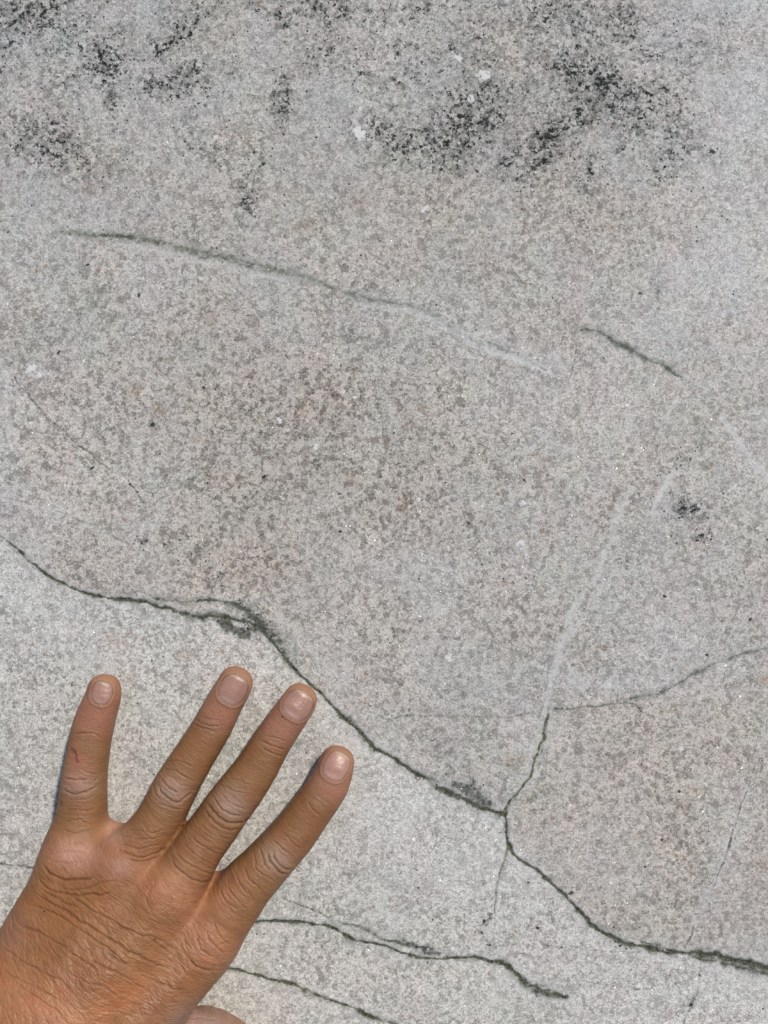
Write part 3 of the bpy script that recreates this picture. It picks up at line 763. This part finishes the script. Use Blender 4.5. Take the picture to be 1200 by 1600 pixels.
    CR = [
     (z2([(165,590),(230,580),(300,583),(405,608)]), .30, 1.3), (z2([(90,933),(180,941),(285,930)]), .38, 1.4), (z2([(230,860),(310,885),(380,905)]), .2, 1.2),
     (z2([(290,965),(330,945),(370,915)]), .2, 1.3), (z2([(92,1005),(145,1038),(230,1045),(325,1005),(370,980)]), .5, 1.6), (z2([(120,1090),(210,1100),(320,1080)]), .15, 1.2),
     (z2([(110,1170),(230,1185),(350,1160)]), .15, 1.2), (z2([(90,1270),(220,1262),(340,1300)]), .22, 1.4), (z2([(80,1330),(200,1345),(360,1330)]), .2, 1.3),
     (z2([(835,985),(870,1050),(930,1100),(1000,1115),(1060,1075),(1105,1020)]), .5, 1.6), (z2([(860,930),(900,985),(950,1025),(1000,1050)]), .38, 1.4),
     (z2([(800,960),(810,1040),(860,1110)]), .22, 1.4), (z2([(900,790),(1000,800),(1120,850)]), .2, 1.2), (z2([(870,850),(950,870),(1060,930),(1120,960)]), .25, 1.3), (z2([(900,900),(960,930),(1020,990),(1090,1000)]), .2, 1.2),
     (z2([(820,1120),(920,1160),(1040,1165)]), .2, 1.3),
     (z3([(165,345),(230,385),(315,405)]), .3, 1.4), (z3([(150,380),(220,412),(290,432)]), .25, 1.3), (z3([(200,330),(260,350),(320,370)]), .15, 1.2),
     (z3([(240,835),(285,900),(350,950),(430,962),(495,935)]), .55, 1.8), (z3([(275,800),(300,850),(370,905),(450,920)]), .45, 1.5), (z3([(225,870),(290,960),(370,1000),(440,990)]), .3, 1.5),
     (z3([(320,790),(390,850),(480,880)]), .25, 1.3), (z3([(300,740),(380,760),(470,800)]), .18, 1.3), (z3([(330,700),(400,705),(500,750)]), .15, 1.2), (z3([(210,960),(280,1030),(380,1060)]), .18, 1.2),
     (z3([(545,470),(600,500),(695,530)]), .3, 1.4), (z3([(550,515),(610,555),(680,575)]), .28, 1.4), (z3([(580,445),(640,460),(710,490)]), .18, 1.2),
     (z3([(585,1130),(615,1195),(665,1250),(715,1265)]), .55, 1.7), (z3([(620,1120),(650,1195),(700,1230),(745,1225)]), .42, 1.4), (z3([(545,1090),(565,1180),(610,1245)]), .3, 1.5),
     (z3([(500,1120),(530,1220),(600,1290),(665,1310)]), .25, 1.4), (z3([(690,1020),(750,1085),(805,1110)]), .22, 1.3), (z3([(620,1060),(700,1130),(760,1170)]), .2, 1.2),
     (z3([(450,1210),(480,1290),(560,1360)]), .22, 1.4), (z3([(400,1250),(440,1340),(520,1410)]), .22, 1.4), (z3([(350,1270),(380,1370),(450,1450)]), .22, 1.4), (z3([(310,1320),(340,1420),(400,1500)]), .2, 1.4),
     (z3([(830,835),(870,890),(905,912)]), .25, 1.5), (z3([(870,790),(930,830),(970,840)]), .12, 1.3),
     (z4([(190,205),(235,252),(310,280),(400,275),(450,262)]), .6, 2.0), (z4([(150,260),(230,325),(330,350),(450,352),(540,340)]), .42, 1.8), (z4([(200,180),(290,205),(400,195)]), .15, 1.4),
     (z4([(270,165),(350,148),(415,165)]), .22, 1.4), (z4([(300,120),(360,108),(430,125)]), .15, 1.3), (z4([(270,310),(360,330),(470,300),(560,290)]), .3, 1.6),
     (z4([(545,140),(640,172),(720,165),(795,125)]), .35, 1.5), (z4([(540,110),(640,135),(760,120)]), .25, 1.4), (z4([(590,190),(700,190),(790,150)]), .3, 1.6), (z4([(560,80),(660,95),(790,80)]), .2, 1.3), (z4([(570,45),(680,60),(800,50)]), .18, 1.2),
     (z4([(795,190),(850,250),(930,292),(1005,285)]), .38, 1.7), (z4([(820,150),(890,215),(980,250),(1010,248)]), .32, 1.5), (z4([(860,110),(930,175),(1010,215)]), .25, 1.4), (z4([(880,60),(950,130),(1030,165)]), .2, 1.3),
     (z4([(745,285),(700,330),(690,390),(720,440)]), .16, 2.0), (z4([(800,350),(795,400),(745,435)]), .13, 1.6), (z4([(860,330),(860,400),(800,470)]), .10, 1.8),
     (z4([(1025,330),(1070,400),(1125,425)]), .25, 1.4), (z4([(1050,300),(1110,390),(1165,425)]), .22, 1.3), (z4([(885,650),(915,690),(960,706),(1005,712)]), .5, 2.0),
     (z4([(960,520),(990,580),(1055,640)]), .3, 1.6), (z4([(915,540),(950,605),(1010,650)]), .28, 1.6), (z4([(1000,480),(1040,560),(1080,600)]), .25, 1.5), (z4([(860,560),(890,640)]), .2, 1.5),
     (z4([(100,400),(250,440),(380,520),(500,610),(620,700)]), .32, 1.8), (z4([(120,330),(250,400),(400,490),(560,590),(690,665),(840,720)]), .38, 1.9), (z4([(60,480),(200,540),(350,640),(480,720)]), .3, 1.7),
     (z4([(0,600),(150,690),(300,760)]), .28, 1.7), (z4([(480,605),(540,660),(600,680)]), .4, 2.2), (z4([(300,330),(420,420),(540,480),(640,560)]), .3, 1.7), (z4([(200,330),(300,390),(380,420)]), .3, 1.8),
     (z4([(0,700),(150,780),(280,850)]), .25, 1.7), (z4([(60,760),(180,840),(300,930)]), .22, 1.7), (z4([(400,650),(560,730),(700,800)]), .25, 1.8), (z4([(460,450),(560,500),(700,560),(830,650)]), .28, 1.7),
     ([(285,1590),(305,1581),(325,1580),(345,1590)], .35, 1.4), ([(290,1597),(315,1588),(340,1596)], .25, 1.3),
     (z4([(650,540),(740,560),(830,620)]), .22, 1.5), (z4([(680,740),(800,790),(880,800)]), .2, 1.7), (z4([(350,740),(480,790),(600,870)]), .2, 1.6),
    ]
    jx = px + 6 * (fbm(px / 20, py / 20, 91, 2) - .5) + 2.4 * (fbm(px / 5, py / 5, 93, 2) - .5); jy = py + 6 * (fbm(px / 20, py / 20, 92, 2) - .5) + 2.4 * (fbm(px / 5, py / 5, 94, 2) - .5)
    crease_dark = np.zeros(n)
    for pts, am, sg in CR:
        dd, tt = polydist(jx, jy, smoothline(pts, 4), 25)
        end = smooth(0, .18, tt) * smooth(1, .82, tt)
        disp -= 1.05 * am * np.exp(-(dd / (sg * .78))**2) * end * top
        disp += am * .2 * np.exp(-((dd - sg * 2.6) / (sg * 1.5))**2) * end * top
        crease_dark = np.maximum(crease_dark, am * np.exp(-(dd / (sg * .7))**2) * end)
    # ---- skin colour zones
    def czone(x, y, rx, ry, an, col, amt):
        c, s_ = math.cos(math.radians(an)), math.sin(math.radians(an))
        u = ((px - x) * c + (py - y) * s_) / rx; v = (-(px - x) * s_ + (py - y) * c) / ry
        w = amt * np.exp(-(u * u + v * v)) * (.7 + .6 * fbm(px / 9, py / 9, 95, 3))
        return w[:, None] * (np.array(col) - skin)
    skin += (dorsal * .75)[:, None] * (np.array([.275, .114, .042]) - skin)
    skin += czone(118, 1335, 42, 24, 5, (.47, .245, .175), .85)
    skin += czone(185, 1357, 22, 16, 0, (.40, .215, .165), .6)
    skin += czone(270, 1395, 52, 40, 30, (.45, .19, .105), .6)
    skin += czone(330, 1480, 46, 36, 50, (.43, .175, .095), .6)
    skin += czone(178, 1300, 18, 26, 0, (.50, .26, .18), .8)
    skin += czone(347, 1366, 11, 13, 20, (.40, .20, .135), .6)
    skin += czone(345, 1400, 34, 26, 0, (.42, .19, .095), .5)
    skin += czone(60, 1575, 110, 42, 25, (.40, .165, .080), .7)  # sun sheen towards the wrist put into the colour as a paler pinkish zone
    skin += czone(190, 1560, 80, 24, -35, (.40, .15, .055), .5)
    skin += czone(170, 1495, 28, 9, 35, (.27, .125, .07), .55)
    skin += czone(105, 1525, 24, 9, 35, (.30, .14, .085), .45)
    skin += czone(15, 1455, 34, 34, 0, (.30, .14, .085), .6)
    skin += czone(118, 1195, 22, 34, 0, (.40, .18, .115), .5)
    skin += czone(325, 1600, 60, 30, 0, (.33, .215, .165), 1.0)
    mott = fbm(px / 14, py / 14, 97, 4) - .5
    skin *= (1 + .30 * mott + .16 * (fbm(px / 3.2, py / 3.2, 96, 3) - .5))[:, None]
    skin[:, 1:] *= (1 - .22 * (fbm(px / 26, py / 26, 99, 3) - .5))[:, None]
    skin[:, 0] *= 1 + .06 * (fbm(px / 30, py / 30, 98, 3) - .5)
    # dust paling on knuckles, darker tone along the creases
    skin *= (1 - .30 * np.clip(crease_dark / .5, 0, 1))[:, None]
    for x, y, rr in [(7,1423,1.6),(69,1424,1.5),(243,1467,1.5),(441,1120,1.4),(96,1255,1.2),(203,1440,1.1),(60,1500,1.0),(150,1530,1.1)]:
        skin *= (1 - .75 * smooth(rr * 1.6, rr * .6, np.hypot(px - x, py - y)))[:, None]
    # scab on the little finger
    dd, _ = polydist(jx, jy, [(114, 1171), (118, 1175), (119, 1184), (122, 1189)], 20)
    w = smooth(3.6, .6, dd + 3.2 * (fbm(px / 3, py / 3, 101, 2) - .35)) * .85; skin += w[:, None] * (np.array([.11, .026, .018]) - skin); disp += .12 * w
    w = .5 * smooth(15, 4, dd) * (1 - w); skin += w[:, None] * (np.array([.33, .12, .075]) - skin)
    # ---- nails: bed pushed in, fold around it
    nails = []
    for name, fd in FING.items():
        nx_, ny_, hw, hl = fd['nail']; hl *= .93; hw *= .96
        ch = chains[name]
        a0 = np.array(fd['st'][0][:2], float); a1 = np.array(fd['st'][3][:2], float)
        dr = (a0 - a1) / np.linalg.norm(a0 - a1); lt = np.array([-dr[1], dr[0]])
        u = ((px - nx_) * dr[0] + (py - ny_) * dr[1]) / hl; v = ((px - nx_) * lt[0] + (py - ny_) * lt[1]) / hw
        rr = (np.abs(u)**2.6 + np.abs(v)**2.6)**(1 / 2.6)
        m = (rr < 2.2) & (Nn[:, 2] > .1)
        md_ = np.zeros(n)
        dm = (rr - 1) * hw * S * 1000     # mm from the rim
        md_[m] = (-.35 * smooth(.35, -.25, dm) + .30 * np.exp(-((dm - .75) / .55)**2) * (1 - .6 * smooth(.3, 1, u)))[m]
        disp = np.where(m & (rr < 1.25), md_ + disp * smooth(1.0, 1.25, rr), disp + md_)
        w = np.where(m, smooth(2.2, .6, np.abs(dm)) * smooth(1.9, 1.0, rr), 0)
        skin += (.30 * w)[:, None] * (np.array([.42, .23, .145]) - skin)
        w = np.where(m, smooth(.5, 1.1, u) * smooth(.9, 1.15, rr), 0)     # yellowish tip
        skin += (.55 * w)[:, None] * (np.array([.34, .19, .108]) - skin)
        w = np.where(m, smooth(.42, .05, np.abs(dm - .12)), 0) * (.5 + fbm(px / 6, py / 6, 103, 2)); skin *= (1 - .55 * np.clip(w, 0, 1))[:, None]
        nails.append((name, nx_, ny_, hw, hl, dr, lt))
    nails.append(('thumb', 411, 1684, 24, 26, np.array([.68, .733]), np.array([-.733, .68])))
    disp *= np.where((px > -200) & (py < 1800), 1, .4)
    disp *= smooth(-.4, .25, Nn[:, 2])
    P2 = P + Nn * (disp * mm)[:, None]
    me.vertices.foreach_set('co', P2.astype(np.float32).ravel()); me.update()
    me.polygons.foreach_set('use_smooth', np.ones(len(me.polygons), bool))
    add_attr(me, 'skin', np.clip(skin, 0.005, .8))
    gl = dorsal * smooth(1390, 1500, py); add_attr(me, 'gloss', np.stack([gl, np.clip(crease_dark, 0, 1), fingw], 1))
    add_attr(me, 'backuv', np.stack([q2, r, 0 * r], 1))
    add_attr(me, 'fingeruv', fuv)
    ob = bpy.data.objects.new('hand', me); SC.collection.objects.link(ob)
    me.materials.clear(); me.materials.append(skin_material())
    ob['label'] = 'tanned bare left hand, fingers spread, palm resting on the pale granite'
    ob['category'] = 'hand'
    # nail plates
    nm = nail_material()
    for (name, nx_, ny_, hw, hl, dr, lt) in nails:
        NU, NV = 44, 36
        U, W = np.meshgrid(np.linspace(-1, 1, NU), np.linspace(-1, 1, NV), indexing='ij')
        # square -> superellipse
        rr = (np.abs(U)**2.6 + np.abs(W)**2.6)**(1 / 2.6); mx = np.maximum(np.abs(U), np.abs(W))
        sc = np.where(rr > 0, mx / np.maximum(rr, 1e-6), 1)
        u = U * sc * 1.02; v = W * sc * 1.02
        gx = nx_ + dr[0] * u * hl + lt[0] * v * hw; gy = ny_ + dr[1] * u * hl + lt[1] * v * hw
        # march down the view lines of sight of the base surface
        o = np.array([0, 0, H])
        dirs = np.stack([(gx - 600) * S, (800 - gy) * S, np.full(gx.shape, -H)], -1).reshape(-1, 3)
        dirs /= np.linalg.norm(dirs, axis=1, keepdims=True)
        t = np.full(len(dirs), (H - .03)) / -dirs[:, 2]
        for _ in range(60):
            t += .7 * np.clip(fld.sample(o + dirs * t[:, None]), -.001, .004)
        Q = (o + dirs * t[:, None])
        e = .0008
        G = np.stack([fld.sample(Q + np.eye(3)[i] * e) - fld.sample(Q - np.eye(3)[i] * e) for i in range(3)], 1)
        G /= np.linalg.norm(G, axis=1, keepdims=True)
        Q3 = Q.reshape(NU, NV, 3); G3 = G.reshape(NU, NV, 3)
        for _ in range(3):   # even out
            Q3[1:-1, 1:-1] = (Q3[:-2, 1:-1] + Q3[2:, 1:-1] + Q3[1:-1, :-2] + Q3[1:-1, 2:]) / 4
        rim = np.clip(mx, 0, 1)
        lift = .18 + .02 * np.sin(v * 37 + 3 * np.sin(v * 9)) - .33 * smooth(.88, 1.0, rim) * (1 - .75 * smooth(.4, .9, u)) + .18 * smooth(.3, 1, u) * (1 - v * v * .6)
        top_ = Q3 + G3 * (lift * mm)[..., None]
        bot = Q3 + G3 * ((lift - .45) * mm)[..., None]
        Vn = np.vstack([top_.reshape(-1, 3), bot.reshape(-1, 3)])
        id_ = np.arange(NU * NV).reshape(NU, NV)
        Ft = np.stack([id_[:-1, :-1], id_[1:, :-1], id_[1:, 1:], id_[:-1, 1:]], -1).reshape(-1, 4)
        nF = np.cross(Vn[Ft[0, 1]] - Vn[Ft[0, 0]], Vn[Ft[0, 2]] - Vn[Ft[0, 0]])
        if nF[2] < 0: Ft = Ft[:, ::-1]
        Fb = Ft[:, ::-1] + NU * NV
        ring = np.concatenate([id_[0, :-1], id_[:-1, -1], id_[-1, :0:-1], id_[:0:-1, 0]])
        r2 = np.roll(ring, -1)
        Fs = np.stack([ring, r2, r2 + NU * NV, ring + NU * NV], -1)
        nme = mesh_from('fingernail', Vn, np.vstack([Ft, Fb, Fs]))
        uu = np.concatenate([u.ravel(), u.ravel()]); vv = np.concatenate([v.ravel(), v.ravel()])
        col = np.zeros((len(uu), 3)); col[:] = (.35, .19, .145)
        w = smooth(-.45, -.80, uu + .25 * vv * vv); col += (.40 * w)[:, None] * (np.array([.46, .31, .255]) - col)
        w = smooth(.78, .90, uu + .0 * vv); col += (.6 * w)[:, None] * (np.array([.56, .42, .30]) - col)
        w = smooth(.90, 1.0, np.maximum(np.abs(uu), np.abs(vv))); col += (.35 * w)[:, None] * (np.array([.36, .22, .15]) - col)
        col *= {'little': 1.0, 'ring': .93, 'middle': .97, 'index': 1.10, 'thumb': 1.0}[name]
        w = smooth(.86, .93, uu) * smooth(1.0, .95, uu); col *= (1 - .25 * w)[:, None]
        col *= (1 + .22 * (fbm(uu * 2 + nx_, vv * 6, 7, 3) - .5))[:, None]
        add_attr(nme, 'skin', col); add_attr(nme, 'nailuv', np.stack([uu * .5 + .5, vv * .5 + .5, uu * 0], 1))
        nme.materials.append(nm)
        no = bpy.data.objects.new('fingernail', nme); SC.collection.objects.link(no); no.parent = ob
    return ob

def skin_material():
    m = bpy.data.materials.new('skin'); N = NT(m); b = N.bsdf
    V = N.vmath('SCALE', N.obj(), scale=1000.0)
    col = N.attr('skin'); g = N.sep(N.attr('gloss'))
    pore = N.noise(V, 1.6, 3, .6)
    col = N.mix(N.rng(pore, .35, .7, 0, .16), col, N.mix(1.0, col, (.62, .52, .45), 'MULTIPLY'))
    N._set(b.inputs['Base Color'], col)
    b.inputs['Subsurface Weight'].default_value = .12
    b.inputs['Subsurface Radius'].default_value = (1.0, .35, .18)
    b.inputs['Subsurface Scale'].default_value = .0012
    N._set(b.inputs['Roughness'], N.math('SUBTRACT', N.rng(N.noise(V, .5, 3, .6), .3, .7, .46, .60), N.math('MULTIPLY', g[0], .10)))
    N._set(b.inputs['Specular IOR Level'], N.math('ADD', .28, N.math('MULTIPLY', g[0], .10)))
    bu = N.attr('backuv'); fu = N.attr('fingeruv')
    def weave(c, along, across, seed):
        a1 = N.vmath('ADD', N.vmath('MULTIPLY', c, (along, across, 1.)), (seed, seed * 2., 0.))
        wv = N.vmath('SCALE', N.vmath('SUBTRACT', N.noise(c, .5, 2, .5, True), (.5, .5, .5)), scale=.9)
        a1 = N.vmath('ADD', a1, wv)
        e = N.rng(N.vor(a1, 1.0, 'DISTANCE_TO_EDGE', '2D')['Distance'], 0, .22)
        l = N.noise(a1, .9, 4, .65)
        return N.math('ADD', N.math('MULTIPLY', e, .5), N.math('MULTIPLY', l, 1.1))
    hb = N.math('ADD', weave(bu, 1.0, .24, 3.), N.math('MULTIPLY', weave(bu, .55, .11, 9.), .75))
    hf = N.math('ADD', weave(fu, 1.15, .36, 5.), N.math('MULTIPLY', weave(fu, .7, .14, 11.), .5))
    mh = N.n.new('ShaderNodeMix'); N._set(mh.inputs[0], g[2]); N._set(mh.inputs[2], hb); N._set(mh.inputs[3], N.math('MULTIPLY', hf, .7))
    h = N.math('ADD', mh.outputs[0], N.math('MULTIPLY', N.noise(V, 2.0, 3, .6), .7))
    N._set(b.inputs['Normal'], N.bump(h, .00016, .80))
    return m

def nail_material():
    m = bpy.data.materials.new('nail'); N = NT(m); b = N.bsdf
    V = N.vmath('SCALE', N.obj(), scale=1000.0)
    uv = N.attr('nailuv')
    N._set(b.inputs['Base Color'], N.attr('skin'))
    b.inputs['Roughness'].default_value = .27
    b.inputs['Specular IOR Level'].default_value = .36
    b.inputs['Subsurface Weight'].default_value = .1
    b.inputs['Subsurface Radius'].default_value = (1.0, .35, .2)
    b.inputs['Subsurface Scale'].default_value = .001
    rd = N.noise(N.vmath('MULTIPLY', uv, (1.2, 30., 1.)), 1.0, 3, .6)
    N._set(b.inputs['Normal'], N.bump(N.math('ADD', rd, N.math('MULTIPLY', N.noise(V, 1.0, 3, .6), .8)), .00010, .9))
    return m

build_rock()
build_hand()
